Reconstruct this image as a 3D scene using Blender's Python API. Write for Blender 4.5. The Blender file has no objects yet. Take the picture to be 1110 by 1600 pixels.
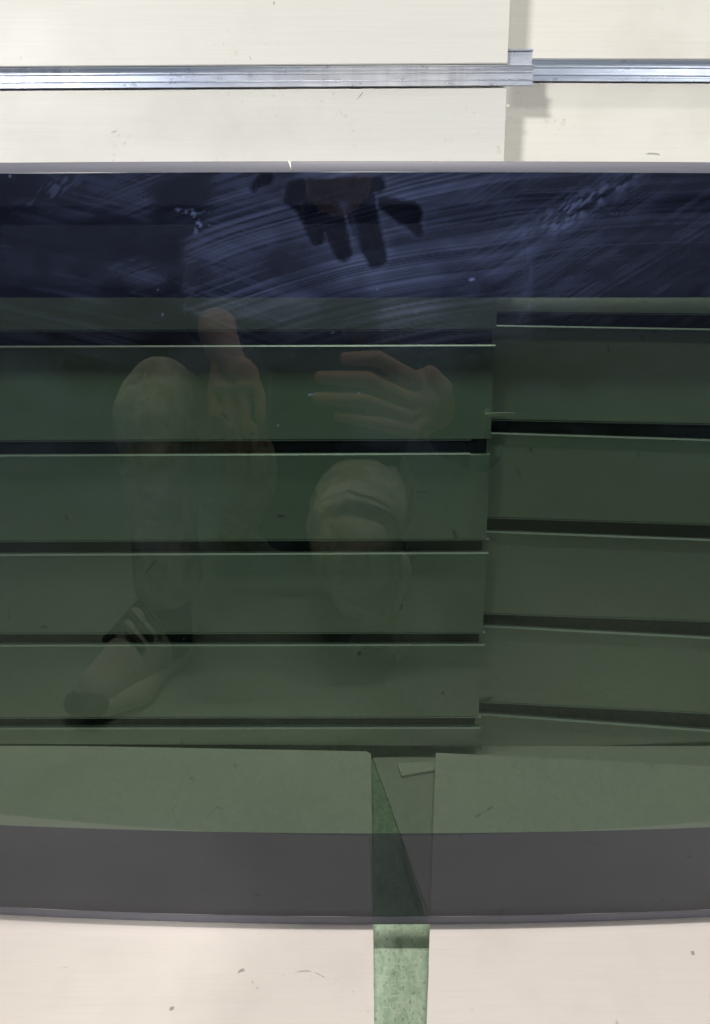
import bpy, bmesh, math, random
import numpy as np
from mathutils import Vector, Matrix

random.seed(7)
rng = np.random.default_rng(7)
sc = bpy.context.scene
C = sc.collection
R = math.radians

# ------------------------------------------------------------------ camera
FPX, CX, CY, PITCH, CAMH = 1067.0, 555.0, 800.0, 18.0, 0.467
cam_d = bpy.data.cameras.new("camera")
cam = bpy.data.objects.new("camera", cam_d)
C.objects.link(cam)
cam.location = (0, 0, CAMH)
cam.rotation_euler = (R(90 - PITCH), 0, 0)
cam_d.sensor_fit = 'VERTICAL'
cam_d.angle_y = 2 * math.atan(800.0 / FPX)
cam_d.clip_start = 0.01
cam_d.clip_end = 50
sc.camera = cam

# ------------------------------------------------------------------ world and lamps
w = bpy.data.worlds.new("World")
sc.world = w
w.use_nodes = True
w.node_tree.nodes["Background"].inputs[0].default_value = (0.30, 0.36, 0.55, 1)
w.node_tree.nodes["Background"].inputs[1].default_value = 0.07


def area(name, loc, target, sx, sy, power, col, spread=180):
    d = bpy.data.lights.new(name, 'AREA')
    d.shape = 'RECTANGLE'
    d.size, d.size_y, d.energy, d.color = sx, sy, power, col
    d.spread = R(spread)
    o = bpy.data.objects.new(name, d)
    C.objects.link(o)
    o.location = loc
    o.rotation_euler = (Vector(target) - Vector(loc)).to_track_quat('-Z', 'Y').to_euler()
    return o


area("ceiling_tube_lamp", (-0.25, 0.18, 2.3), (0, 0.18, 0.0), 1.2, 0.30, 7, (1.0, 0.965, 0.92))
area("right_front_fill", (2.45, -3.0, 1.74), (0, 0.6, 0.42), 0.6, 0.26, 3.35, (1.0, 0.98, 0.95), 36)  # unseen fill added on the right to soften the left panel's shadow
area("front_lamp", (-2.1, -2.98, 1.76), (0, 0.6, 0.42), 0.50, 0.26, 4.7, (1.0, 0.97, 0.93), 36)
area("overhead_fill", (0.1, 0.515, 2.4), (0.1, 0.47, 0), 0.9, 0.04, 38, (1.0, 0.94, 0.88))  # unseen thin lamp added above the gap to brighten the boards behind the glass

sc.view_settings.view_transform = 'Standard'
sc.view_settings.look = 'None'
sc.view_settings.gamma = 1
sc.view_settings.use_curve_mapping = False
sc.view_settings.exposure = 0
sc.render.engine = 'CYCLES'
sc.cycles.use_denoising = True
sc.cycles.transparent_max_bounces = 24
sc.cycles.max_bounces = 8
sc.cycles.caustics_reflective = False
sc.cycles.caustics_refractive = False

# ------------------------------------------------------------------ helpers
CA, SA = math.cos(R(PITCH)), math.sin(R(PITCH))
O3 = Vector((0, 0, CAMH))


def ray(u, v):
    a, t = (u - CX) / FPX, (v - CY) / FPX
    return Vector((a, CA - SA * t, -SA - CA * t))


def on_z(u, v, z):
    d = ray(u, v)
    return O3 + d * ((z - CAMH) / d.z)


def on_plane(u, v, n, p):
    d = ray(u, v)
    return O3 + d * ((p - O3).dot(n) / d.dot(n))


def link_mesh(name, me, mat=None, parent=None, smooth=False):
    o = bpy.data.objects.new(name, me)
    C.objects.link(o)
    if mat:
        me.materials.append(mat)
    if parent:
        o.parent = parent
    if smooth:
        me.polygons.foreach_set('use_smooth', [True] * len(me.polygons))
    return o


def mesh_of(name, verts, faces, mat=None, parent=None, smooth=False):
    me = bpy.data.meshes.new(name)
    me.from_pydata([tuple(v) for v in verts], [], faces)
    bm = bmesh.new()
    bm.from_mesh(me)
    bmesh.ops.recalc_face_normals(bm, faces=bm.faces)
    bm.to_mesh(me)
    bm.free()
    me.update()
    return link_mesh(name, me, mat, parent, smooth)


def tag(o, label=None, cat=None, group=None, kind=None):
    if label: o['label'] = label
    if cat: o['category'] = cat
    if group: o['group'] = group
    if kind: o['kind'] = kind
    return o


def empty(name, loc=(0, 0, 0)):
    o = bpy.data.objects.new(name, None)
    o.empty_display_size = 0.05
    C.objects.link(o)
    o.location = loc
    return o


# ------------------------------------------------------------------ node materials
class NT:
    def __init__(s, name):
        s.m = bpy.data.materials.new(name)
        s.m.use_nodes = True
        s.t = s.m.node_tree
        s.t.nodes.clear()
        s.out = s.t.nodes.new('ShaderNodeOutputMaterial')

    def n(s, kind, ins=None, **props):
        nd = s.t.nodes.new(kind)
        for k, v in props.items():
            setattr(nd, k, v)
        for k, v in (ins or {}).items():
            if hasattr(v, 'is_output') or isinstance(v, bpy.types.NodeSocket):
                s.t.links.new(v, nd.inputs[k])
            else:
                nd.inputs[k].default_value = v
        return nd

    def noise(s, vec, scale, detail=3, rough=0.55, dist=0.0):
        return s.n('ShaderNodeTexNoise', {'Vector': vec, 'Scale': scale, 'Detail': detail, 'Roughness': rough, 'Distortion': dist}).outputs['Fac']

    def mapr(s, val, a, b, c=0.0, d=1.0):
        return s.n('ShaderNodeMapRange', {'Value': val, 'From Min': a, 'From Max': b, 'To Min': c, 'To Max': d}).outputs[0]

    def mix(s, fac, a, b, mode='MIX'):
        nd = s.n('ShaderNodeMix', data_type='RGBA', blend_type=mode)
        for i, v in ((0, fac), (6, a), (7, b)):
            if isinstance(v, bpy.types.NodeSocket):
                s.t.links.new(v, nd.inputs[i])
            else:
                nd.inputs[i].default_value = v
        return nd.outputs[2]

    def math(s, op, a, b=0.0, c=0.0):
        nd = s.n('ShaderNodeMath', {0: a, 1: b, 2: c}, operation=op)
        return nd.outputs[0]

    def scaled(s, sx, sy, sz, rot=(0, 0, 0)):
        g = s.n('ShaderNodeNewGeometry')
        return s.n('ShaderNodeMapping', {'Vector': g.outputs['Position'], 'Scale': (sx, sy, sz), 'Rotation': rot}).outputs[0]

    def done(s, sock):
        s.t.links.new(sock, s.out.inputs['Surface'])
        return s.m


def bsdf(t, col, rough=0.5, metal=0.0, bump=None, bstr=0.1, bdist=0.001, **kw):
    p = t.n('ShaderNodeBsdfPrincipled', {'Base Color': col, 'Roughness': rough, 'Metallic': metal, **kw})
    if bump is not None:
        b = t.n('ShaderNodeBump', {'Height': bump, 'Strength': bstr, 'Distance': bdist})
        t.t.links.new(b.outputs[0], p.inputs['Normal'])
    return p.outputs[0]


def laminate(name, base, dirt, seed, vertical=True):
    """cream melamine board: faint streaky grain, small scuffs, scratches and grime"""
    t = NT(name)
    off = seed * 3.7
    g = t.n('ShaderNodeNewGeometry').outputs['Position']
    pos = t.n('ShaderNodeVectorMath', {0: g, 1: (off, off * .6, off * 1.3)}, operation='ADD').outputs[0]

    def mp(sx, sy, sz, rot=(0, 0, 0)):
        return t.n('ShaderNodeMapping', {'Vector': pos, 'Scale': (sx, sy, sz), 'Rotation': rot}).outputs[0]
    k = 1.0 if vertical else 1.0
    grain = t.noise(mp(14, 700, 900) if vertical else mp(14, 900, 700), 1.0, 5, 0.65)
    grain2 = t.noise(mp(5, 90, 110), 1.0, 5, 0.7, .4)
    blot = t.noise(mp(9, 9, 9), 1.0, 4, 0.6)
    c = t.mix(t.mapr(grain, .35, .70), base, tuple(x * .95 for x in base[:3]) + (1,))
    c = t.mix(t.mapr(grain2, .56, .72, 0, .5), c, tuple(x * .90 for x in base[:3]) + (1,))
    c = t.mix(t.mapr(blot, .52, .78, 0, .28), c, dirt)
    fine = t.noise(mp(210, 210, 210), 1.0, 3, .7)
    area_ = t.noise(mp(11, 11, 11, (1, 2, 3)), 1.0, 2)
    c = t.mix(t.math('MULTIPLY', t.mapr(fine, .60, .70, 0, .55), t.mapr(area_, .54, .62)), c, dirt)
    # scratches: thin level lines of a noise, broken up by another noise
    for sd, rot, s1, th in ((0, (.0, .35, .2), 3.2, .006), (11, (0, -.5, 1.1), 4.6, .0045), (23, (0, 1.3, 2.1), 7.0, .006)):
        v = t.n('ShaderNodeMapping', {'Vector': pos, 'Scale': (1, 1, 1), 'Rotation': rot, 'Location': (sd, sd, sd)}).outputs[0]
        ln = t.noise(v, s1, 1.5, .5, .5)
        d = t.math('ABSOLUTE', t.math('SUBTRACT', ln, .5))
        line = t.mapr(d, th * .15, th * .5, 1, 0)
        gate = t.mapr(t.noise(v, s1 * 7, 2), .64, .70)
        c = t.mix(t.math('MULTIPLY', t.math('MULTIPLY', line, gate), .8), c, tuple(x * .45 for x in dirt[:3]) + (1,))
    # dents and little dark marks
    vo = t.n('ShaderNodeTexVoronoi', {'Vector': mp(1, 1, 1), 'Scale': 34.0, 'Randomness': 1.0})
    rad = t.math('MULTIPLY', t.n('ShaderNodeSeparateColor', {0: vo.outputs['Color']}).outputs[0], .11)
    wob = t.math('ADD', vo.outputs['Distance'], t.math('MULTIPLY', t.noise(mp(260, 260, 260), 1.0, 2), .10))
    mk = t.mapr(t.math('SUBTRACT', wob, rad), .01, .03, 1, 0)
    pick = t.mapr(t.n('ShaderNodeSeparateColor', {0: vo.outputs['Color']}).outputs[1], .62, .64)
    c = t.mix(t.math('MULTIPLY', t.math('MULTIPLY', mk, pick), .75), c, tuple(x * .5 for x in dirt[:3]) + (1,))
    return t.done(bsdf(t, c, t.mapr(blot, .3, .8, .38, .55), bump=grain, bstr=.10, bdist=.0006))


M = {}
M['cream_left'] = laminate('cream_laminate_wall', (.79, .79, .75, 1), (.52, .50, .42, 1), 1)
M['cream_right'] = laminate('cream_laminate_wall_second', (.79, .775, .72, 1), (.50, .48, .40, 1), 2)
M['board_left'] = laminate('pale_laminate_board', (.84, .785, .735, 1), (.45, .42, .38, 1), 5, False)
M['board_right'] = laminate('pale_laminate_board_second', (.835, .785, .74, 1), (.45, .42, .38, 1), 8, False)

t = NT('fibreboard')
f = t.noise(t.scaled(400, 400, 400), 1, 4)
M['mdf'] = t.done(bsdf(t, t.mix(f, (.30, .22, .15, 1), (.46, .36, .26, 1)), .85, bump=f, bstr=.4))

t = NT('grey_hardboard')
f = t.noise(t.scaled(500, 500, 500), 1, 4, .7)
f2 = t.noise(t.scaled(20, 30, 20), 1, 3)
M['hardboard'] = t.done(bsdf(t, t.mix(f2, t.mix(f, (.50, .475, .44, 1), (.72, .69, .65, 1)), (.60, .57, .54, 1)), .9, bump=f, bstr=.3))


def aluminium(name, base, lo, hi, banding=True, metal=.55):
    t = NT(name)
    brush = t.noise(t.scaled(3, 900, 1500), 1, 3, .6)
    chat = t.noise(t.scaled(170, 4, 4), 1, 1)
    chat_gate = t.mapr(t.noise(t.scaled(6, 1, 1), 1, 1), .45, .62)
    blot = t.noise(t.scaled(60, 60, 120), 1, 4)
    c = t.mix(brush, tuple(x * .80 for x in base[:3]) + (1,), base)
    c = t.mix(t.mapr(blot, .45, .8, 0, .10), c, (.42, .47, .55, 1))
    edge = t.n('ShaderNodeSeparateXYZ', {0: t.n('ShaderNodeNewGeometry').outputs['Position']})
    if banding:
        glare = t.mapr(t.math('ABSOLUTE', t.math('ADD', edge.outputs['X'], -.03)), .03, .17, .75, 0)  # bright glare painted into the rail's colour around its middle
        c = t.mix(t.math('MULTIPLY', glare, t.mapr(brush, .3, .6, .55, 1)), c, (.86, .88, .92, 1))
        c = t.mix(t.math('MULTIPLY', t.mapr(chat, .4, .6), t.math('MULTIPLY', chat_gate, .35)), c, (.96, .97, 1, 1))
    return t.done(bsdf(t, c, t.mapr(blot, .3, .8, lo, hi), metal, bump=brush, bstr=.25, bdist=.0004))


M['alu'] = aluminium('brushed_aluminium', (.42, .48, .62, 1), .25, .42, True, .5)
M['alu_dull'] = aluminium('dull_aluminium', (.44, .50, .62, 1), .25, .45, False, .5)
M['lip'] = aluminium('bright_metal_lip', (.93, .95, .93, 1), .3, .45, False, .2)

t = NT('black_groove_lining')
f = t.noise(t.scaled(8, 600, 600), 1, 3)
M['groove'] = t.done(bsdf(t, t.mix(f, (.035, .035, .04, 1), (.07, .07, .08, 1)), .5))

# green speckled vinyl floor
t = NT('green_vinyl_floor')
a = t.noise(t.scaled(190, 90, 190, (0, 0, .5)), 1, 5, .62, .6)
b = t.noise(t.scaled(90, 420, 200, (0, 0, .9)), 1, 3, .6)
d = t.noise(t.scaled(520, 260, 300, (0, 0, -.4)), 1, 3, .6)
big = t.noise(t.scaled(3, 3, 3), 1, 3)
c = t.mix(t.mapr(a, .38, .62), (.30, .41, .30, 1), (.44, .55, .43, 1))
c = t.mix(t.mapr(b, .56, .66, 0, .8), c, (.48, .57, .45, 1))
c = t.mix(t.mapr(d, .58, .68, 0, .75), c, (.16, .21, .14, 1))
c = t.mix(t.mapr(big, .45, .75, 0, .3), c, (.27, .36, .22, 1))
M['floor'] = t.done(bsdf(t, c, .9, bump=a, bstr=.05, **{'Specular IOR Level': .1}))

t = NT('painted_wall')
f = t.noise(t.scaled(60, 60, 60), 1, 4)
M['wall'] = t.done(bsdf(t, t.mix(f, (.30, .28, .25, 1), (.36, .34, .30, 1)), .9, bump=f))


def glass(name, tint, f0, rough=0.0, dusty=True, dust_refl_col=(.40, .46, .80, 1), veil=None):
    """dark see-through sheet: tinted transmission, Schlick reflection and a film of grime and painted reflection"""
    t = NT(name)
    g = t.n('ShaderNodeNewGeometry')
    dot = t.n('ShaderNodeVectorMath', {0: g.outputs['Normal'], 1: g.outputs['Incoming']}, operation='DOT_PRODUCT').outputs['Value']
    c1 = t.math('SUBTRACT', 1.0, t.math('MINIMUM', t.math('ABSOLUTE', dot), 1.0))
    fr = t.math('MULTIPLY_ADD', t.math('POWER', c1, 5.0), 1.0 - f0, f0)
    tr = t.n('ShaderNodeBsdfTransparent', {0: tint}).outputs[0]
    gl = t.n('ShaderNodeBsdfGlossy', {'Color': (1, 1, 1, 1), 'Roughness': rough}).outputs[0]
    s = t.n('ShaderNodeMixShader', {0: fr, 1: tr, 2: gl}).outputs[0]
    if dusty:
        at = t.n('ShaderNodeAttribute', attribute_name='dust').outputs['Fac']
        df = t.n('ShaderNodeBsdfDiffuse', {0: dust_refl_col}).outputs[0]
        s = t.n('ShaderNodeMixShader', {0: at, 1: s, 2: df}).outputs[0]
    return t.done(s)


# ------------------------------------------------------------------ setting
fz = -0.018          # floor level (tops of the loose boards are at 0)
o = mesh_of('floor', [(-4, -5, fz), (4, -5, fz), (4, .72, fz), (-4, .72, fz)], [(0, 1, 2, 3)], M['floor'])
tag(o, kind='structure')
o = mesh_of('wall', [(-4, .72, fz), (4, .72, fz), (4, .72, 2.0), (-4, .72, 2.0),
                     (-4, .80, fz), (4, .80, fz), (4, .80, 2.0), (-4, .80, 2.0)],
            [(0, 1, 2, 3), (5, 4, 7, 6), (3, 2, 6, 7), (0, 4, 5, 1), (1, 5, 6, 2), (4, 0, 3, 7)], M['wall'])
tag(o, kind='structure')

# ------------------------------------------------------------------ slat panels


class Plane:
    """front face of a panel: y = y0 + k*(z-z0)"""
    def __init__(s, y0, z0, k):
        s.n = Vector((0, 1, -k)).normalized()
        s.p = Vector((0, y0, z0))
        s.y0, s.z0, s.k = y0, z0, k

    def hit(s, u, v):
        return on_plane(u, v, s.n, s.p)

    def y(s, z):
        return s.y0 + s.k * (z - s.z0)


class ZLine:
    def __init__(s, pl, u0, v0, u1, v1):
        s.a, s.b = pl.hit(u0, v0), pl.hit(u1, v1)

    def z(s, x):
        return s.a.z + (s.b.z - s.a.z) * (x - s.a.x) / (s.b.x - s.a.x)


def shift(line, dz):
    n = ZLine.__new__(ZLine)
    n.a, n.b = line.a + Vector((0, 0, dz)), line.b + Vector((0, 0, dz))
    return n


def strip_mesh(name, pl, prof, xs, mat, parent, edge=None, closed=False, caps=False):
    """loft a profile (list of (zline, depth)) along x; edge(z) gives the end x of the last column"""
    verts, faces = [], []
    for ci, x in enumerate(xs):
        for ln, dp in prof:
            z = ln.z(x)
            xx = edge(z) if (edge and ci == edge_idx) else x
            if edge and ci == edge_idx:
                z = ln.z(xx)
            verts.append((xx, pl.y(z) + dp, z))
    n = len(prof)
    for c in range(len(xs) - 1):
        for k in range(n if closed else n - 1):
            k2 = (k + 1) % n
            faces.append((c * n + k, c * n + k2, (c + 1) * n + k2, (c + 1) * n + k))
    if caps:
        faces.append(tuple(range(n)))
        faces.append(tuple(range((len(xs) - 1) * n, len(xs) * n))[::-1])
    return mesh_of(name, verts, faces, mat, parent)


edge_idx = None
TH = 0.018
SL, LIPD, CAV = 0.0055, 0.006, 0.006      # slot widening behind the lip, lip thickness, cavity depth


def panel(name, label, pl, grooves, base, top, xs, ei, edge, mat, label_extra=None):
    """grooves: list of (upper ZLine, lower ZLine) from the top down"""
    global edge_idx
    edge_idx = ei
    pr = [(top, 0)]
    ch = .0007
    for up, lo in grooves:
        pr += [(shift(up, ch), 0), (up, ch), (up, LIPD), (shift(up, SL), LIPD), (shift(up, SL), LIPD + CAV),
               (shift(lo, -SL), LIPD + CAV), (shift(lo, -SL), LIPD), (lo, LIPD), (lo, ch), (shift(lo, -ch), 0)]
    pr += [(shift(base, ch), 0), (base, ch), (base, TH), (top, TH)]
    verts, faces = [], []
    # mesh columns
    body = strip_mesh(name, pl, pr, xs, mat, None, edge, closed=True, caps=True)
    tag(body, label, 'slat panel', 'slatted cream wall panels behind the dark glass')
    return body


def prof_tube(pts, th):
    """thicken an open polyline [(y, z)] into a closed outline"""
    out, back = [], []
    n = len(pts)
    for i in range(n):
        a = Vector(pts[max(i - 1, 0)]); b = Vector(pts[i]); c = Vector(pts[min(i + 1, n - 1)])
        d1 = (b - a).normalized() if i else (c - b).normalized()
        d2 = (c - b).normalized() if i < n - 1 else d1
        nrm = (Vector((-d1.y, d1.x)) + Vector((-d2.y, d2.x)))
        nrm = nrm / max(nrm.length, 1e-6)
        k = 1 / max(.5, nrm.dot(Vector((-d1.y, d1.x))))
        out.append(b + nrm * th / 2 * k)
        back.append(b - nrm * th / 2 * k)
    return out + back[::-1]


def extrude_prof(name, outline, p0, p1, mat, parent=None):
    """outline in (y,z) offsets, swept from p0 to p1"""
    n = len(outline)
    vs = [(p0[0], p0[1] + q[0], p0[2] + q[1]) for q in outline] + [(p1[0], p1[1] + q[0], p1[2] + q[1]) for q in outline]
    fs = [(k, (k + 1) % n, n + (k + 1) % n, n + k) for k in range(n)]
    fs += [tuple(range(n)), tuple(range(n, 2 * n))[::-1]]
    return mesh_of(name, vs, fs, mat, parent)


# --- left panel
PL = Plane(.622, 0, 0)
eT, eB = PL.hit(797, 0), PL.hit(745, 1170)


def edgeL(z):
    base = eB.x + (eT.x - eB.x) * (z - eB.z) / (eT.z - eB.z)
    # slats are not cut perfectly flush
    return base + .0006 * math.sin(z * 61.0) + .0004 * math.sin(z * 143 + 1)


def zl(pl, a, b, ua=0, ub=740):
    return ZLine(pl, ua, a, ub, b)


gL = [(zl(PL, 104.5, 99.5), zl(PL, 141, 137)),
      (zl(PL, 322, 319), zl(PL, 352, 349)),
      (zl(PL, 516, 514), zl(PL, 543, 541)),
      (zl(PL, 688, 686), zl(PL, 713, 710)),
      (zl(PL, 845, 842), zl(PL, 868, 865)),
      (zl(PL, 989, 988), zl(PL, 1009.5, 1008.5)),
      (zl(PL, 1121, 1120), zl(PL, 1139, 1138))]
g0 = (shift(gL[0][0], .100), shift(gL[0][1], .100))
left = panel('slat_panel', 'cream slatted panel on the left with a silver rail in its top groove', PL, [g0] + gL,
             zl(PL, 1163, 1166), shift(gL[0][0], .180), [-.95, -.3, .1, .14], 3, edgeL, M['cream_left'])

# --- right panel (set back behind the left one and leaning a little)
PR = Plane(.664, .643, .0345)


def zr(a, b):
    return ZLine(PR, 770, a, 1110, b)


gR = [(zr(92, 93), zr(128, 130)),
      (zr(302, 303), zr(330, 333)),
      (zr(487, 490), zr(510, 516)),
      (zr(655, 662), zr(678, 689)),
      (zr(808, 819), zr(832, 845)),
      (zr(958, 970), zr(980, 998)),
      (zr(1097, 1114), zr(1118, 1143))]
g0r = (shift(gR[0][0], .100), shift(gR[0][1], .100))
XR0 = .085
right = panel('slat_panel', 'cream slatted panel set back on the right with grooves sloping down', PR, [g0r] + gR,
              zr(1173, 1158), shift(gR[0][0], .180), [XR0, .2, .5, .95], 9, None, M['cream_right'])


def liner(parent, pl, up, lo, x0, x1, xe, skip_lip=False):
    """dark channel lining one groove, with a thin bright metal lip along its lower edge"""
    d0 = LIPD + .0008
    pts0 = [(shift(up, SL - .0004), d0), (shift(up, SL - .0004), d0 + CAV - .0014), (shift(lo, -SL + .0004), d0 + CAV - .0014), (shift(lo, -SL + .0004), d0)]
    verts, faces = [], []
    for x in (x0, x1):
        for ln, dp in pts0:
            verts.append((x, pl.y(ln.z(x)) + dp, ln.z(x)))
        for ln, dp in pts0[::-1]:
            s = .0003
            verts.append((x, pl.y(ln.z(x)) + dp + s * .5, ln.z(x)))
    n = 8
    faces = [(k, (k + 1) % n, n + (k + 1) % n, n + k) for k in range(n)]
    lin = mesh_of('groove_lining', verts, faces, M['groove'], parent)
    if skip_lip:
        return
    for (ln, dz, h, pr) in ((lo, .0001, .0013, -.0013), (up, -.0014, .0006, -.0001)):
        verts = []
        for x in (x0, xe):
            z = ln.z(x) + dz
            y = pl.y(z)
            verts += [(x, y + pr, z), (x, y - .0002, z + h), (x, y + .0052, z + h), (x, y + .0052, z)]
        faces = [(0, 1, 5, 4), (1, 2, 6, 5), (2, 3, 7, 6), (3, 0, 4, 7), (0, 3, 2, 1), (4, 5, 6, 7)]
        mesh_of('metal_lip', verts, faces, M['lip'], lin)


ends = [None, 765, 775, 736, 775, 775, 775]
for i, (up, lo) in enumerate(gL):
    xa = edgeL(up.z(.13)) - .001
    if i == 0:
        continue
    vmid = [0, 336, 528, 698, 854, 998, 1129][i]
    xe = PL.hit(ends[i], vmid).x
    liner(left, PL, up, lo, -.94, xa, min(xe, xa + .004), i == 1)
for i, (up, lo) in enumerate(gR):
    if i == 0:
        continue
    liner(right, PR, up, lo, XR0 + .002, .94, .94, i == 1)

# --- silver rails slid into the top grooves


def rail(name, label, pl, up, lo, x0, x1, mat, tab=.0125):
    pts = lambda h, hh: [(-.0014, h), (-.0010, h * .88), (.0006, h * .70), (.0009, h * .5), (.0009, -h * .6), (.0004, -h), (-.0020, -h), (-.0018, -hh)]
    z0, z1 = (up.z(x0) + lo.z(x0)) / 2, (up.z(x1) + lo.z(x1)) / 2
    h = (up.z(x0) - lo.z(x0)) / 2 - .0009
    outl = prof_tube(pts(h, h - .0018), .0011)
    r = extrude_prof(name, outl, (x0, pl.y(z0), z0), (x1, pl.y(z1), z1), mat)
    tag(r, label, 'metal rail', 'aluminium rails in the top grooves')
    # rear hook flange standing up inside the groove, seen where the rail overshoots
    fl = extrude_prof('hook_flange', prof_tube([(.0054, h - .003), (.0060, h + .001), (.0060, h + tab), (.0035, h + tab + .0004)], .0011),
                      (x0, pl.y(z0) + .0002, z0), (x1 - .0003, pl.y(z1) + .0002, z1), mat, r)
    # two fine ribs run along the web
    for q in (.30, -.45):
        extrude_prof('rib', prof_tube([(.0003, h * q + .0004), (.0001, h * q), (.0003, h * q - .0004)], .0003),
                     (x0, pl.y(z0), z0), (x1 - .0002, pl.y(z1), z1), mat, r)
    return r


SLhook = .0055
xe = PL.hit(833, 118).x
up, lo = gL[0]
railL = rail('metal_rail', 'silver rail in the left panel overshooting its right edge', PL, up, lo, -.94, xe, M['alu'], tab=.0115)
up, lo = gR[0]
railR = rail('metal_rail', 'duller silver rail in the set back right panel', PR, up, lo, PR.hit(800, 110).x, .94, M['alu_dull'], tab=.003)

# ------------------------------------------------------------------ loose boards on the floor


def slab(name, pix, z1, z0, mat, label=None, cat=None, group=None, rough=0.0, world=None, seed=1):
    """flat board from corner pixels given on the plane z=z1, edges slightly nibbled"""
    rnd = random.Random(seed)
    pts = world or [on_z(u, v, z1) for u, v in pix]
    outl = []
    n = len(pts)
    for i in range(n):
        a, b = Vector(pts[i][:2]), Vector(pts[(i + 1) % n][:2])
        L = (b - a).length
        m = max(1, int(L / .004)) if rough else 1
        nr = Vector((-(b - a).y, (b - a).x)).normalized()
        for k in range(m):
            q = a + (b - a) * k / m
            if rough and k:
                q = q + nr * rough * (rnd.random() ** 3) * rnd.choice((-1, .3))
            outl.append(q)
    bm = bmesh.new()
    f = bm.faces.new([bm.verts.new((q.x, q.y, z1)) for q in outl])
    r = bmesh.ops.extrude_face_region(bm, geom=[f])
    for v in r['geom']:
        if isinstance(v, bmesh.types.BMVert):
            v.co.z = z0
    bmesh.ops.recalc_face_normals(bm, faces=bm.faces)
    me = bpy.data.meshes.new(name)
    bm.to_mesh(me)
    bm.free()
    o = link_mesh(name, me, mat)
    if label:
        tag(o, label, cat, group)
    return o


def W(u, v, z=0):
    p = on_z(u, v, z)
    return (p.x, p.y)


YF = .292
cl0, cl1 = W(580, 1174), W(585, 1600)
sl = (cl1[0] - cl0[0]) / (cl1[1] - cl0[1])
c0 = W(0, 1163)
slx = (c0[1] - cl0[1]) / (c0[0] - cl0[0])
board_l = slab('loose_board', None, 0, fz + .0005, M['board_left'],
               'pale cream board flat on the floor, left of the green gap', 'board', 'cream boards lying on the floor', .0005,
               world=[(cl0[0] - .004, cl0[1]), (cl0[0], cl0[1] - .005), (cl0[0] + sl * (YF - cl0[1]), YF), (-.95, YF - .01), (-.95, cl0[1] + slx * (-.95 - cl0[0]))], seed=3)
cr0, cr1, cr2 = W(681, 1176), W(667, 1600), W(1110, 1197)
sr = (cr1[0] - cr0[0]) / (cr1[1] - cr0[1])
srx = (cr2[1] - cr0[1]) / (cr2[0] - cr0[0])
board_r = slab('loose_board', None, 0, fz + .0035, M['board_right'],
               'pale cream board flat on the floor, right of the green gap', 'board', 'cream boards lying on the floor', .0005,
               world=[cr0, (.95, cr0[1] + srx * (.95 - cr0[0])), (.95, YF), (cr0[0] + sr * (YF - cr0[1]), YF)], seed=4)
# thin grey sheet lying askew under the right-hand board; its edge cuts across the gap
zs = fz + .003
s0, s1, s2 = W(583, 1184, zs), W(664, 1440, zs), W(1110, 1163, zs)
s1b = (s1[0] + .012, s1[1] - .03)
sheet = slab('hardboard_sheet', None, zs, fz + .0002, M['hardboard'],
             'thin grey sheet lying askew under the right board, seen in the gap', 'sheet', None, .0012,
             world=[s0, (s0[0] + .12, .632), (s0[0] + .13, .70), (.90, .70), (.90, s1b[1]), s1b], seed=9)
# small white chip on it
z2 = zs + .0035
chip = slab('wood_chip', [(621, 1192), (679, 1190), (680, 1203), (628, 1212)], z2, zs + .0004, M['board_left'],
            'small pale offcut lying in the gap between the floor boards', 'offcut', None, .0004, seed=5)


def sliver(name, label, p0, p1, w0, w1, mat):
    a, b = Vector(p0), Vector(p1)
    d = (b - a).normalized()
    up = Vector((0, 0, 1))
    sd = Vector((0, -1, 0))
    vs = []
    for p, ww in ((a, w0), ((a + b) / 2 + Vector((0, -.001, .0004)), w0), (b, w1)):
        for sx, sy in ((-1, -1), (1, -1), (1, 1), (-1, 1)):
            vs.append(p + up * (sx * ww / 2) + sd * (sy * ww * .35))
    fs = []
    for c in range(2):
        for k in range(4):
            fs.append((c * 4 + k, c * 4 + (k + 1) % 4, (c + 1) * 4 + (k + 1) % 4, (c + 1) * 4 + k))
    fs += [(0, 1, 2, 3), (8, 9, 10, 11)]
    o = mesh_of(name, vs, fs, mat)
    tag(o, label, 'splinter', None)


t = NT('raw_splinter')
f = t.noise(t.scaled(300, 300, 900), 1, 3)
M['splinter'] = t.done(bsdf(t, t.mix(f, (.88, .82, .68, 1), (.95, .92, .84, 1)), .8))
a = PL.hit(757, 648.5); b = PL.hit(803, 646)
sliver('splinter', 'pale splinter sticking out sideways from the left panel edge behind the glass',
       a + Vector((0, -.002, 0)), b + Vector((0, -.002, 0)), .0034, .0022, M['splinter'])
a = PL.hit(783, 170); b = PL.hit(798, 163)
sliver('splinter', 'tiny splinter on the panel edge just under the silver rail end',
       a + Vector((0, .003, 0)), b + Vector((0, .003, 0)), .0026, .001, M['splinter'])

# ------------------------------------------------------------------ the dark glass sheet
LEAN = math.tan(R(3.0))
GY0, GX0, GR2 = .3994, .02, 10.0


def gy(x, z):
    return GY0 + (x - GX0) ** 2 / GR2 + z * LEAN


def glass_z(u, v):
    d = ray(u, v)
    s = .4
    for _ in range(30):
        p = O3 + d * s
        s += (gy(p.x, p.z) - p.y) / (d.y - d.z * LEAN)
    p = O3 + d * s
    return p


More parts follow.
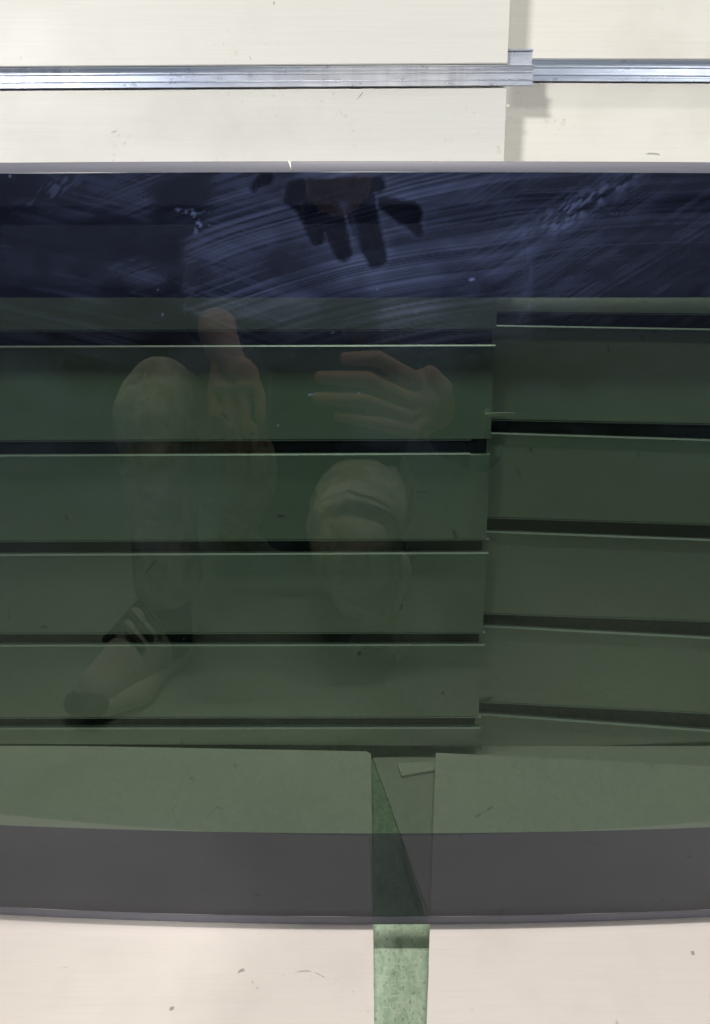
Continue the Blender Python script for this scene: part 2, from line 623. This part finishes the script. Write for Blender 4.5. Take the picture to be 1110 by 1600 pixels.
def vnoise(x, y, seed=0):
    xi, yi = np.floor(x).astype(np.int64), np.floor(y).astype(np.int64)
    xf, yf = x - xi, y - yi
    xf, yf = xf * xf * (3 - 2 * xf), yf * yf * (3 - 2 * yf)

    def h(a, b):
        n = (a * 374761393 + b * 668265263 + seed * 1442695041) & 0xffffffff
        n = ((n ^ (n >> 13)) * 1274126177) & 0xffffffff
        return ((n ^ (n >> 16)) & 0xffff) / 65535.0
    return (h(xi, yi) * (1 - xf) + h(xi + 1, yi) * xf) * (1 - yf) + (h(xi, yi + 1) * (1 - xf) + h(xi + 1, yi + 1) * xf) * yf


def fbm(x, y, seed=0, o=4):
    s, a, t_ = 0, 1, 0
    for k in range(o):
        s = s + a * vnoise(x * 2 ** k, y * 2 ** k, seed + k)
        t_ += a
        a *= .55
    return s / t_


def sstep(x, a, b):
    q = np.clip((x - a) / (b - a), 0, 1)
    return q * q * (3 - 2 * q)


def capsule(u, v, a, b, ra, rb):
    ax, ay = a
    dx, dy = b[0] - ax, b[1] - ay
    L = dx * dx + dy * dy
    h = np.clip(((u - ax) * dx + (v - ay) * dy) / L, 0, 1)
    return np.hypot(u - ax - dx * h, v - ay - dy * h) - (ra + (rb - ra) * h)


def grime(X, Z):
    """density of wiping smears, hand marks and painted reflection veils over the sheet; X,Z metres on the sheet"""
    Y = gy(X, Z)
    fw = Y * CA - (Z - CAMH) * SA
    upv = Y * SA + (Z - CAMH) * CA
    U, V = CX + FPX * X / fw, CY - FPX * upv / fw      # only used as a ruler on the sheet
    wob = 26 * (fbm(U / 260, V / 200, 3, 2) - .5)
    s1 = V + .25 * (U - 560) - .00022 * (U - 560) ** 2 + wob
    s2 = V - .30 * (U - 200) - .0002 * (U - 200) ** 2 + wob
    s3 = V + .62 * (U - 900) + wob

    def streak(s, along, seed):
        f = .45 * vnoise(s / 2.1, along / 300, seed) + .40 * vnoise(s / 4.7, along / 360, seed + 1) + .30 * vnoise(s / 13, along / 480, seed + 2)
        return np.clip((f - .46) * 2.3, 0, 1)
    k1, k2, k3 = streak(s1, U, 5), streak(s2, U, 15), streak(s3, U, 31)
    wc = np.exp(-((U - 600) / 190) ** 2)
    wl = np.exp(-((U - 330) / 170) ** 2)
    fadeV = 1 - sstep(V, 430 + .02 * U, 585)
    patch = sstep(fbm(U / 90, V / 60, 41, 3), .30, .68)
    d = (.10 + .33 * k1) * wc * fadeV * (.45 + .55 * patch)
    d += (.012 + .17 * k1) * wl * fadeV * patch * (V < 480 + .05 * U)
    d += (.01 + .11 * k2) * np.exp(-((U - 180 - (V - 300) * .5) / 260) ** 2) * (1 - sstep(V, 500, 600)) * patch
    wr = sstep(U, 640, 780) * (1 - .4 * sstep(U, 980, 1110))
    d += (.015 + .13 * k3) * wr * (1 - sstep(V, 420, 560)) * (.3 + .7 * patch)
    d += .07 * k1 * wr * (1 - sstep(V, 380, 470))
    # upright smear and dabbed marks on the right
    d += .09 * np.exp(-((U - 822 - 6 * np.sin(V / 30)) / 9) ** 2) * sstep(V, 350, 380) * (1 - sstep(V, 460, 560)) * vnoise(U / 3, V / 14, 77)
    for cx, cy, rx, ry, am in ((900, 325, 60, 22, .26), (960, 292, 40, 12, .22), (85, 295, 45, 16, .16), (880, 345, 25, 20, .14)):
        e = np.exp(-(((U - cx) / rx) ** 2 + ((V - cy + .45 * (U - cx)) / ry) ** 2))
        d += am * e * sstep(vnoise((U + V) / 5.0, (U - V) / 16, 55), .45, .85)
    # little crumpled dab on the left
    for a, b, r_, am in (((298, 328), (312, 352), 3.2, .35), ((312, 350), (306, 362), 3.5, .35), ((276, 328), (291, 331), 2.6, .30), ((301, 333), (325, 331), 1.8, .22)):
        d += am * (1 - sstep(capsule(U, V, a, b, r_, r_), -2, 2.5)) * sstep(vnoise(U / 3, V / 3, 8), .2, .7)
    d += .035 * fadeV * (.6 + .8 * fbm(U / 70, V / 50, 121, 3))  # even veil added for the navy of the reflected jacket
    d *= 1 - .7 * (1 - sstep(capsule(U, V, (306, 340), (312, 362), 4, 3), -2, 2))* (vnoise(U/2, V/2, 4) > .5)
    # clean finger marks left by a hand
    wobble = 5 * (fbm(U / 11, V / 11, 91, 3) - .5)
    hand = np.minimum.reduce([
        capsule(U, V, (462, 296), (590, 288), 17, 14),
        capsule(U, V, (455, 312), (470, 330), 12, 8),
        capsule(U, V, (480, 312), (497, 370), 26, 14),
        capsule(U, V, (512, 318), (537, 396), 26, 15),
        capsule(U, V, (558, 308), (588, 402), 30, 18)]) + wobble
    side = np.minimum(capsule(U, V, (600, 318), (640, 335), 13, 22), capsule(U, V, (636, 335), (655, 362), 18, 9)) + wobble
    dab = capsule(U, V, (414, 279), (397, 294), 14, 7) + wobble
    hm = 1 - sstep(np.minimum.reduce([hand, side, dab]), -6, 3.5)
    spot = np.exp(-(((U - 538) / 10) ** 2 + ((V - 322) / 9) ** 2)) + .8 * np.exp(-(((U - 553 - (V - 350) * .25) / 5) ** 2 + ((V - 362) / 22) ** 2))
    d = d * (1 - .86 * hm) + hm * .10 * spot
    rim = np.exp(-((np.minimum.reduce([hand, side, dab]) - 3) / 3.5) ** 2)
    d += .03 * rim * fadeV * wc
    # faint long strokes lower down
    k4 = np.clip((vnoise((V + .9 * U) / 5, (U - V) / 260, 61) - .62) * 3, 0, 1)
    d += .018 * k4 * np.exp(-(((U - 1085) / 40) ** 2 + ((V - 900) / 90) ** 2)) * 2
    k5 = np.clip((vnoise((V - .62 * U) / 6, (U + V) / 300, 63) - .6) * 3, 0, 1)
    d += .016 * k5 * np.exp(-(((U - 120) / 200) ** 2 + ((V - 620) / 160) ** 2))
    haze = fbm(U / 150, V / 110, 71, 4)
    d += .040 * sstep(haze, .40, .78) * sstep(V, 480, 600) * (1 - .85 * sstep(V, 780, 1000))
    d += .022 * vnoise(U / 1.7, V / 1.7, 99) * sstep(fbm(U / 60, V / 45, 72, 4), .5, .75) * sstep(V, 500, 620)
    d += (.012 + .010 * fbm(U / 80, V / 30, 12, 3)) * sstep(V, 1250, 1285)  # reflection haze painted as a film, greying the gap along the bottom
    # crumbs of lint
    for cx, cy, r_, am in ((484, 617, 2.6, .6), (562, 613, 2.2, .5), (435, 664, 2.2, .5), (736, 437, 3.5, .55), (740, 436, 3, .5),
                           (793, 855, 2.4, .6), (254, 492, 2.4, .4), (590, 452, 1.8, .35), (699, 796, 2.2, .3), (827, 478, 2.2, .3),
                           (650, 487, 3, .22), (704, 478, 2, .22), (488, 617, 2, .4), (16, 275, 3, .4), (247, 453, 1.8, .3),
                           (905, 794, 2, .2), (540, 900, 1.6, .15), (520, 520, 2, .25), (538, 518, 2, .2)):
        d += am * (1 - sstep(np.hypot(U - cx, (V - cy) * 1.2), r_ * .4, r_ * 1.3))
    sp = rng.random(U.shape)
    d += .10 * (sp > .9993) * (V < 1150)
    return np.clip(d, 0, .8)


def front_grid(name, zlo, zhi, step, mat, parent, offs=None, x0=-.34, x1=.34, smooth=True, dz_lo=None, dz_hi=None):
    """front skin of the sheet between two heights, fine enough to carry the grime"""
    nx = int((x1 - x0) / step) + 1
    nz = max(2, int((zhi - zlo) / step) + 1)
    xs = np.concatenate([[-.62, -.52, -.43], np.linspace(x0, x1, nx), [.43, .52, .62]])
    q = np.linspace(0, 1, nz)
    X, Q = np.meshgrid(xs, q)
    Zc = zlo + (zhi - zlo) * Q
    wl = dz_lo(xs)[None, :] if dz_lo else 0
    wh = dz_hi(xs)[None, :] if dz_hi else 0
    Z = Zc + (1 - Q) * wl + Q * wh
    Y = gy(X, Z) + (offs(Q) if offs else 0)
    n_c = len(xs)
    co = np.stack([X, Y, Z], -1).reshape(-1, 3).astype(np.float32)
    idx = np.arange(nz * n_c).reshape(nz, n_c)
    f = np.stack([idx[:-1, :-1], idx[:-1, 1:], idx[1:, 1:], idx[1:, :-1]], -1).reshape(-1, 4).astype(np.int32)
    me = bpy.data.meshes.new(name)
    me.vertices.add(len(co))
    me.vertices.foreach_set('co', co.ravel())
    me.loops.add(f.size)
    me.loops.foreach_set('vertex_index', f.ravel())
    me.polygons.add(len(f))
    me.polygons.foreach_set('loop_start', np.arange(0, f.size, 4, dtype=np.int32))
    me.update(calc_edges=True)
    at = me.attributes.new('dust', 'FLOAT', 'POINT')
    at.data.foreach_set('value', grime(X, Z).ravel().astype(np.float32))
    return link_mesh(name, me, mat, parent, smooth)


z_bot = .0008
z_bt = glass_z(555, 1432).z      # top of lower bevel
z_b2 = glass_z(555, 1302).z      # top of the grey band
z_m2 = glass_z(555, 465).z       # bottom of the dark top band
z_t1 = glass_z(555, 269).z       # foot of the upper bevel
z_t2 = glass_z(555, 250).z       # top edge
GT = .008

mat_mid = glass('green_smoked_glass', (.142, .198, .158, 1), .052, dust_refl_col=(.13, .16, .26, 1))  # dust coloured navy here too, continuing the painted jacket reflection
mat_top = glass('dark_blue_glass_band', (.008, .0095, .017, 1), .052, dust_refl_col=(.115, .15, .31, 1))  # blue in the dust is the navy jacket's reflection, put into its colour
mat_bot = glass('grey_glass_band', (.054, .061, .080, 1), .034, dust_refl_col=(.5, .5, .52, 1))
t = NT('polished_grey_edge')
fr = t.noise(t.scaled(5, 600, 900), 1, 3)
dfs = bsdf(t, t.mix(fr, (.095, .097, .125, 1), (.145, .148, .18, 1)), t.mapr(fr, .3, .7, .45, .6), **{'Specular IOR Level': .3})
M['edge'] = t.done(dfs)
t = NT('dull_ground_edge')
fr = t.noise(t.scaled(5, 600, 900), 1, 3)
M['edge_dull'] = t.done(bsdf(t, t.mix(fr, (.07, .07, .08, 1), (.11, .11, .12, 1)), .85, **{'Specular IOR Level': .15}))
t = NT('clear_back_face')
M['back'] = t.done(t.n('ShaderNodeBsdfTransparent', {0: (.97, .98, .97, 1)}).outputs[0])

sheet_g = front_grid('smoked_glass_sheet', z_b2, z_m2, .00105, mat_mid, None)
tag(sheet_g, 'dark green smoked glass sheet standing across the picture in front of the panels', 'glass sheet')
top_b = front_grid('tint_band', z_m2, z_t1, .0006, mat_top, sheet_g)
tag(top_b, 'darkest blue band along the top, smeared and finger marked')
bot_b = front_grid('tint_band', z_bt, z_b2, .0012, mat_bot, sheet_g)
tag(bot_b, 'plain grey band along the bottom')
e1 = front_grid('bevelled_edge', z_t1, z_t2, .0006, M['edge'], sheet_g, offs=lambda q: .0036 * q ** 1.6,
                dz_lo=lambda x: .0006 * np.sin(x * 34 + 1) * np.exp(-((x + .08) / .12) ** 2) - .0001)
tag(e1, 'pale polished top edge')
e2 = front_grid('bevelled_edge', z_bot, z_bt, .0006, M['edge'], sheet_g, offs=lambda q: .0040 * (1 - q) ** 1.5,
                dz_hi=lambda x: .0003 * np.sin(x * 60))
tag(e2, 'darker polished bottom edge')
pn = glass_z(452, 250.5); pm = glass_z(455, 266)
edge_glint = mesh_of('edge_glint', [(pn.x - .0008, pn.y + .0030, pn.z), (pn.x + .0005, pn.y + .0030, pn.z), (pm.x + .0001, pm.y - .0002, pm.z), (pm.x - .0001, pm.y - .0002, pm.z),
                (pn.x - .0002, pn.y + .0016, pn.z - .0016), (pm.x, pm.y - .0007, pm.z + .001)],
               [(0, 4, 5, 3), (4, 1, 2, 5), (0, 1, 4), (3, 5, 2)], M['splinter'], e1)  # pale sliver modelled for a reflection that splits the top edge
# back face and narrow ends of the sheet
xs = np.linspace(-.62, .62, 40)
vs, fs = [], []
for x in xs:
    for z in (z_bot, z_t2):
        vs.append((x, gy(x, z) + GT, z))
for i in range(len(xs) - 1):
    fs.append((2 * i, 2 * i + 2, 2 * i + 3, 2 * i + 1))
mesh_of('back_face', vs, fs, M['back'], sheet_g, True)
vs, fs = [], []
for x in xs:
    vs.append((x, gy(x, z_t2) + .0037, z_t2)); vs.append((x, gy(x, z_t2) + GT - .0002, z_t2))
for i in range(len(xs) - 1):
    fs.append((2 * i, 2 * i + 1, 2 * i + 3, 2 * i + 2))
mesh_of('top_face', vs, fs, M['edge_dull'], sheet_g)
vs, fs = [], []
for x in xs:
    vs.append((x, gy(x, z_bot) + .0041, z_bot)); vs.append((x, gy(x, z_bot) + GT - .0002, z_bot))
for i in range(len(xs) - 1):
    fs.append((2 * i, 2 * i + 2, 2 * i + 3, 2 * i + 1))
mesh_of('bottom_face', vs, fs, M['edge'], sheet_g)
for sx in (-.6205, .6205):
    q = .0004 if sx > 0 else -.0004
    mesh_of('end_face', [(sx, gy(sx, z_bot) + .004, z_bot), (sx, gy(sx, z_bot) + GT, z_bot), (sx, gy(sx, z_t2) + GT, z_t2), (sx, gy(sx, z_t2) + .004, z_t2)],
            [(0, 1, 2, 3)], M['edge'], sheet_g)

# ------------------------------------------------------------------ the kneeling photographer, seen only in the glass


def mirrored(u, v, y):
    """the real point, at distance y, whose reflection in the sheet stands at a given bearing"""
    p = glass_z(u, v)
    n = Vector((-2 * (p.x - GX0) / GR2, 1, -LEAN)).normalized()
    d = ray(u, v).normalized()
    r = d - 2 * d.dot(n) * n
    return p + r * ((y - p.y) / r.y)


def limb_mesh(chains, balls=()):
    """union of tapered capsules: chains of (point, radius)"""
    vs, fs = [], []

    def ball(c, r, sx=1, sy=1, sz=1):
        b = len(vs)
        N, K = 10, 14
        for i in range(N + 1):
            th = math.pi * i / N
            for j in range(K):
                ph = 2 * math.pi * j / K
                vs.append((c[0] + r * sx * math.sin(th) * math.cos(ph), c[1] + r * sy * math.sin(th) * math.sin(ph), c[2] + r * sz * math.cos(th)))
        for i in range(N):
            for j in range(K):
                fs.append((b + i * K + j, b + (i + 1) * K + j, b + (i + 1) * K + (j + 1) % K, b + i * K + (j + 1) % K))

    def cone(a, ra, c, rc):
        a, c = Vector(a), Vector(c)
        d = (c - a)
        if d.length < 1e-6: return
        d.normalize()
        s = d.orthogonal().normalized()
        w_ = d.cross(s)
        b = len(vs)
        K = 14
        for p, r in ((a, ra), (c, rc)):
            for j in range(K):
                ph = 2 * math.pi * j / K
                vs.append(tuple(p + (s * math.cos(ph) + w_ * math.sin(ph)) * r))
        for j in range(K):
            fs.append((b + j, b + (j + 1) % K, b + K + (j + 1) % K, b + K + j))
        fs.append(tuple(range(b, b + K))[::-1])
        fs.append(tuple(range(b + K, b + 2 * K)))
    for ch in chains:
        for i, (p, r) in enumerate(ch):
            ball(p, r)
            if i:
                cone(ch[i - 1][0], ch[i - 1][1], p, r)
    for bl in balls:
        ball(*bl)
    return vs, fs


def flesh(name, chains, mat, parent, voxel, balls=(), smooth=6, crumple=0):
    vs, fs = limb_mesh(chains, balls)
    me = bpy.data.meshes.new(name)
    me.from_pydata([tuple(v) for v in vs], [], fs)
    o = link_mesh(name, me, mat, parent)
    m = o.modifiers.new('remesh', 'REMESH')
    m.mode = 'VOXEL'
    m.voxel_size = voxel
    m.use_smooth_shade = True
    s = o.modifiers.new('smooth', 'SMOOTH')
    s.iterations = smooth
    s.factor = .5
    if crumple:
        tx = bpy.data.textures.new('crumple', 'CLOUDS')
        tx.noise_scale = .075
        tx.noise_depth = 2
        dm = o.modifiers.new('crumple', 'DISPLACE')
        dm.texture = tx
        dm.texture_coords = 'LOCAL'
        dm.strength = crumple
        dm.mid_level = .5
    return o


t = NT('skin')
f = t.noise(t.scaled(60, 60, 60), 1, 3)
M['skin'] = t.done(bsdf(t, t.mix(f, (.56, .36, .25, 1), (.66, .45, .33, 1)), .75, bump=f, **{'Specular IOR Level': .2}))
t = NT('navy_jacket')
f = t.noise(t.scaled(30, 30, 30), 1, 4)
M['jacket'] = t.done(bsdf(t, t.mix(f, (.010, .014, .04, 1), (.02, .03, .075, 1)), .9, bump=f, bstr=.5, bdist=.01, **{'Specular IOR Level': .05}))
t = NT('mottled_olive_trousers')
f = t.noise(t.scaled(22, 22, 16), 1, 3, .5, .6)
f2 = t.noise(t.scaled(38, 30, 26), 1, 3, .5, .6)
folds = t.noise(t.scaled(34, 34, 26, (.5, .3, .2)), 1, 3, .5, .8)
c = t.mix(t.mapr(f, .49, .54), (.48, .51, .34, 1), (.68, .69, .50, 1))
c = t.mix(t.mapr(f2, .57, .61), c, (.66, .64, .46, 1))
M['trousers'] = t.done(bsdf(t, c, .95, bump=folds, bstr=.6, bdist=.012))
t = NT('shoe_fabric')
f = t.noise(t.scaled(200, 200, 200), 1, 3)
M['shoe'] = t.done(bsdf(t, t.mix(f, (.58, .58, .48, 1), (.74, .73, .62, 1)), .8, bump=f))
t = NT('pale_sole')
f = t.noise(t.scaled(90, 90, 90), 1, 3)
M['sole'] = t.done(bsdf(t, t.mix(f, (.62, .60, .50, 1), (.72, .69, .58, 1)), .6))
t = NT('black_rubber')
f = t.noise(t.scaled(90, 90, 90), 1, 3)
M['black'] = t.done(bsdf(t, t.mix(f, (.04, .04, .04, 1), (.06, .06, .06, 1)), .4))
t = NT('dark_hair')
f = t.noise(t.scaled(30, 30, 500), 1, 3)
M['hair'] = t.done(bsdf(t, t.mix(f, (.012, .009, .007, 1), (.035, .025, .02, 1)), .5, bump=f))

mr = mirrored
YK = -.055                                    # distance line of the raised knee
knee = mr(238, 615, YK)
ankle = mr(268, 985, YK - .02)
toe = mr(165, 1088, YK + .10)
heel = mr(300, 1050, YK - .10)
wrist = mr(340, 520, .065)
palm = mr(368, 585, .075)
knee2 = mr(552, 850, -.06)
ankle2 = mr(600, 985, -.16)
toe2 = mr(588, 1050, -.08)
zf = fz
ankle.z = max(ankle.z, zf + .085)
person = empty('person', (heel.x, -.30, zf))
tag(person, 'person in navy jacket and mottled olive trousers kneeling, faintly reflected', 'person')
PI_ = person.matrix_basis.inverted()
person_origin = Vector(person.location)


def P(v):
    return tuple(Vector(v) - person_origin)


def PC(ch):
    return [(P(p), r) for p, r in ch]


hipL = Vector((knee.x + .07, -.52, .17))
hipR = Vector((knee.x + .30, -.52, .17))
chest = Vector((mr(528, 300, -.33).x, -.44, .42))
headc = mr(528, 300, -.33) + Vector((0, 0, .085))
neck = headc + Vector((0, -.055, -.125))
shL = neck + Vector((-.20, -.05, -.07))
shR = neck + Vector((.19, -.05, -.07))
elL = Vector((wrist.x - .06, -.20, wrist.z + .10))
phone_c = Vector((0.012, -.012, CAMH - .058))
gripR = mr(665, 625, -.02)
elR = Vector((gripR.x + .12, -.26, gripR.z - .07))

# hand hanging over the knee
dn = (mr(392, 700, .02) - palm)
fing = []
for k, (u0, v0, u1, v1, r) in enumerate(((333, 618, 341, 676, .0066), (357, 626, 364, 702, .0069), (382, 626, 389, 706, .0069), (406, 618, 414, 692, .0066))):
    a, b = mr(u0, v0, .084), mr(u1, v1, .074)
    mid = a.lerp(b, .5) + Vector((0, .010, 0))
    q = mr(340 + k * 13 + 4, 575, .078)
    fing.append([(q, .011), (a, r * 1.14), (mid, r * 1.05), (b, r * .82)])
thumb = [(mr(350, 570, .06), .012), (mr(340, 600, .042), .011), (mr(338, 640, .032), .009)]
hand1 = fing + [thumb, [(elL, .036), (wrist, .023), (mr(352, 550, .07), .021), (palm, .018)], [(mr(346, 588, .076), .013), (mr(388, 586, .076), .014)],
                [(mr(340, 606, .082), .0098), (mr(398, 604, .082), .0098)]]
# hand round the phone: fingers come in from the right and curl over the far side
fing2 = []
for (u0, v0, um, vm, u1, v1, r) in ((640, 590, 590, 560, 540, 560, .0092), (640, 625, 575, 592, 500, 590, .0098), (640, 650, 570, 625, 496, 622, .0096), (648, 672, 590, 660, 530, 650, .0088)):
    fing2.append([(mr(662, (v0 + 620) / 2, -.012), .015), (mr(u0, v0, .004), r * 1.25), (mr(um, vm, .012), r * 1.08), (mr(u1, v1, .010), r * .85)])
thumb2 = [(mr(690, 650, -.02), .018), (mr(690, 610, -.012), .016), (mr(672, 588, -.006), .0135)]
hand2 = fing2 + [thumb2, [(elR, .036), (mr(725, 678, -.06), .025), (gripR, .027)], [(mr(660, 600, -.012), .019), (mr(662, 660, -.014), .019)]]
torso_skin = [[(neck - Vector((0, .03, .05)), .058), (neck, .056), (headc - Vector((0, .0, .04)), .06)],
              [(chest, .09), (neck - Vector((0, .03, .05)), .06)], [(chest, .06), (shL, .04), (elL, .036)], [(chest, .06), (shR, .04), (elR, .036)]]
hb = P(headc)
face = [(hb, .092, .82, 1.0, 1.22), (P(headc + Vector((0, .085, -.01))), .016, .8, 1.1, 1.5), (P(headc + Vector((-.076, 0, -.005))), .022, .4, .8, 1.4),
        (P(headc + Vector((.076, 0, -.005))), .022, .4, .8, 1.4), (P(headc + Vector((0, .055, -.07))), .042, 1, .9, .8),
        (P(headc + Vector((-.03, .080, .018))), .014), (P(headc + Vector((.03, .080, .018))), .014), (P(headc + Vector((0, .082, -.045))), .018, 1.5, .6, .45)]
flesh('body', [PC(c) for c in hand1 + hand2 + torso_skin], M['skin'], person, .0023, face, 2)
flesh('hair', [], M['hair'], person, .006, [(P(headc + Vector((0, -.022, .035))), .098, .86, .98, 1.06), (P(headc + Vector((0, .03, .085))), .06, 1.1, 1, .5)], 3)
sleeveL = wrist.lerp(elL, .17)
wr2 = mr(735, 700, -.06)
flesh('jacket', [PC(c) for c in (
    [(hipL + Vector((.10, .03, .03)), .15), (chest + Vector((0, -.02, -.10)), .15), (chest, .15), (neck - Vector((0, .04, .12)), .12), (neck - Vector((0, .01, .03)), .074), (neck + Vector((0, .005, .022)), .072)],
    [(hipL + Vector((.02, .03, .03)), .12), (hipR + Vector((-.02, .03, .03)), .12)],
    [(chest, .12), (shL, .075), (elL, .058), (sleeveL, .040)],
    [(chest, .12), (shR, .075), (elR, .058), (mr(712, 662, -.05), .046)])], M['jacket'], person, .008, crumple=.02)
trous = [
    [(hipL, .11), (knee + Vector((.004, -.03, -.015)), .064), (knee + Vector((.002, 0, -.035)), .058), (knee.lerp(ankle, .4) + Vector((.004, 0, 0)), .058), (knee.lerp(ankle, .72), .053), (knee.lerp(ankle, .80), .055)],
    [(hipR, .11), (knee2, .070)],
    [(knee2, .064), (knee2.lerp(ankle2, .5), .056), (Vector((ankle2.x, ankle2.y, zf + .13)), .050)],
    [(hipL, .13), (hipR, .13)]]
trous = [[(Vector((p.x, p.y, max(p.z, zf + r + .002))), r) for p, r in ch] for ch in trous]
flesh('trousers', [PC(c) for c in trous], M['trousers'], person, .006, crumple=.022)
flesh('sock', [PC([(knee.lerp(ankle, .85), .034), (ankle - Vector((0, 0, .03)), .034)])], M['jacket'], person, .005)


def shoe(toe, heel, label=None):
    d = Vector((toe.x - heel.x, toe.y - heel.y, 0))
    L = max(d.length, .25)
    d.normalize()
    s = Vector((-d.y, d.x, 0))
    o = Vector((heel.x, heel.y, zf))

    def pt(a, b, c):
        return o + d * (a * L) + s * b + Vector((0, 0, c))
    up = [[(pt(.14, 0, .052), .036), (pt(.40, 0, .052), .040), (pt(.66, 0, .044), .040), (pt(.87, 0, .036), .030)],
          [(pt(.14, 0, .05), .036), (pt(.20, 0, .095), .037)], [(pt(.38, 0, .06), .036), (pt(.24, 0, .10), .036)], [(pt(.60, 0, .060), .034), (pt(.36, 0, .085), .030)]]
    u_ = flesh('shoe', [PC(c) for c in up], M['shoe'], person, .004)
    flesh('sole', [PC([(pt(.10, 0, .018), .015), (pt(.10, .018, .018), .015), (pt(.45, .020, .018), .015), (pt(.72, .038, .018), .017), (pt(.94, .012, .019), .015),
                       (pt(.94, -.012, .019), .015), (pt(.72, -.038, .018), .017), (pt(.45, -.020, .018), .015), (pt(.10, -.018, .018), .015), (pt(.5, 0, .018), .015), (pt(.9, 0, .018), .015)])], M['sole'], u_, .004)
    flesh('toe_cap', [], M['black'], u_, .0035, [(P(pt(.985, -.010, .026)), .021, 1.1, 1.1, .8), (P(pt(.985, .010, .026)), .021, 1.1, 1.1, .8)])
    flesh('collar', [PC([(pt(.08, -.030, .130), .013), (pt(.08, .030, .130), .013), (pt(.28, .036, .124), .013), (pt(.38, 0, .128), .014), (pt(.28, -.036, .124), .013), (pt(.08, -.030, .130), .013)])], M['black'], u_, .004)
    flesh('tongue', [PC([(pt(.38, 0, .116), .020), (pt(.50, 0, .102), .017), (pt(.64, 0, .086), .013)])], M['sole'], u_, .004)
    flesh('heel_counter', [PC([(pt(.045, -.016, .05), .024), (pt(.045, .016, .05), .024), (pt(.07, 0, .095), .022)])], M['sole'], u_, .004)
    for k in range(4):
        a = .42 + k * .08
        flesh('lace', [PC([(pt(a, -.034, .094 - k * .006), .0055), (pt(a + .01, 0, .128 - k * .008), .0055), (pt(a, .034, .094 - k * .006), .0055)])], M['black'], u_, .0022, smooth=1)


shoe(toe, heel)
shoe(toe2, toe2 + Vector((.03, -.25, 0)))

# phone held just behind the taking lens
bm = bmesh.new()
bmesh.ops.create_cube(bm, size=1)
bmesh.ops.scale(bm, vec=(.074, .158, .008), verts=bm.verts)
bmesh.ops.bevel(bm, geom=[e for e in bm.edges if abs(e.verts[0].co.z - e.verts[1].co.z) > .004], offset=.010, segments=5, affect='EDGES')
me = bpy.data.meshes.new('phone')
bm.to_mesh(me); bm.free()
phone = link_mesh('phone', me, M['black'])
phone.rotation_euler = cam.rotation_euler
phone.location = Vector((0, 0, CAMH)) + Matrix.Rotation(R(90 - PITCH), 3, 'X') @ Vector((.022, -.060, .014))
tag(phone, 'black phone held upright in the kneeling person\'s hand, mirrored in the glass', 'phone')
for dx, dy in ((-.022, .060), (-.022, .038), (-.022, .016)):
    bm = bmesh.new()
    bmesh.ops.create_cone(bm, cap_ends=True, segments=24, radius1=.0085, radius2=.0085, depth=.002)
    bmesh.ops.translate(bm, vec=(dx, dy, -.0052), verts=bm.verts)
    me = bpy.data.meshes.new('lens')
    bm.to_mesh(me); bm.free()
    link_mesh('lens', me, M['black'], phone)
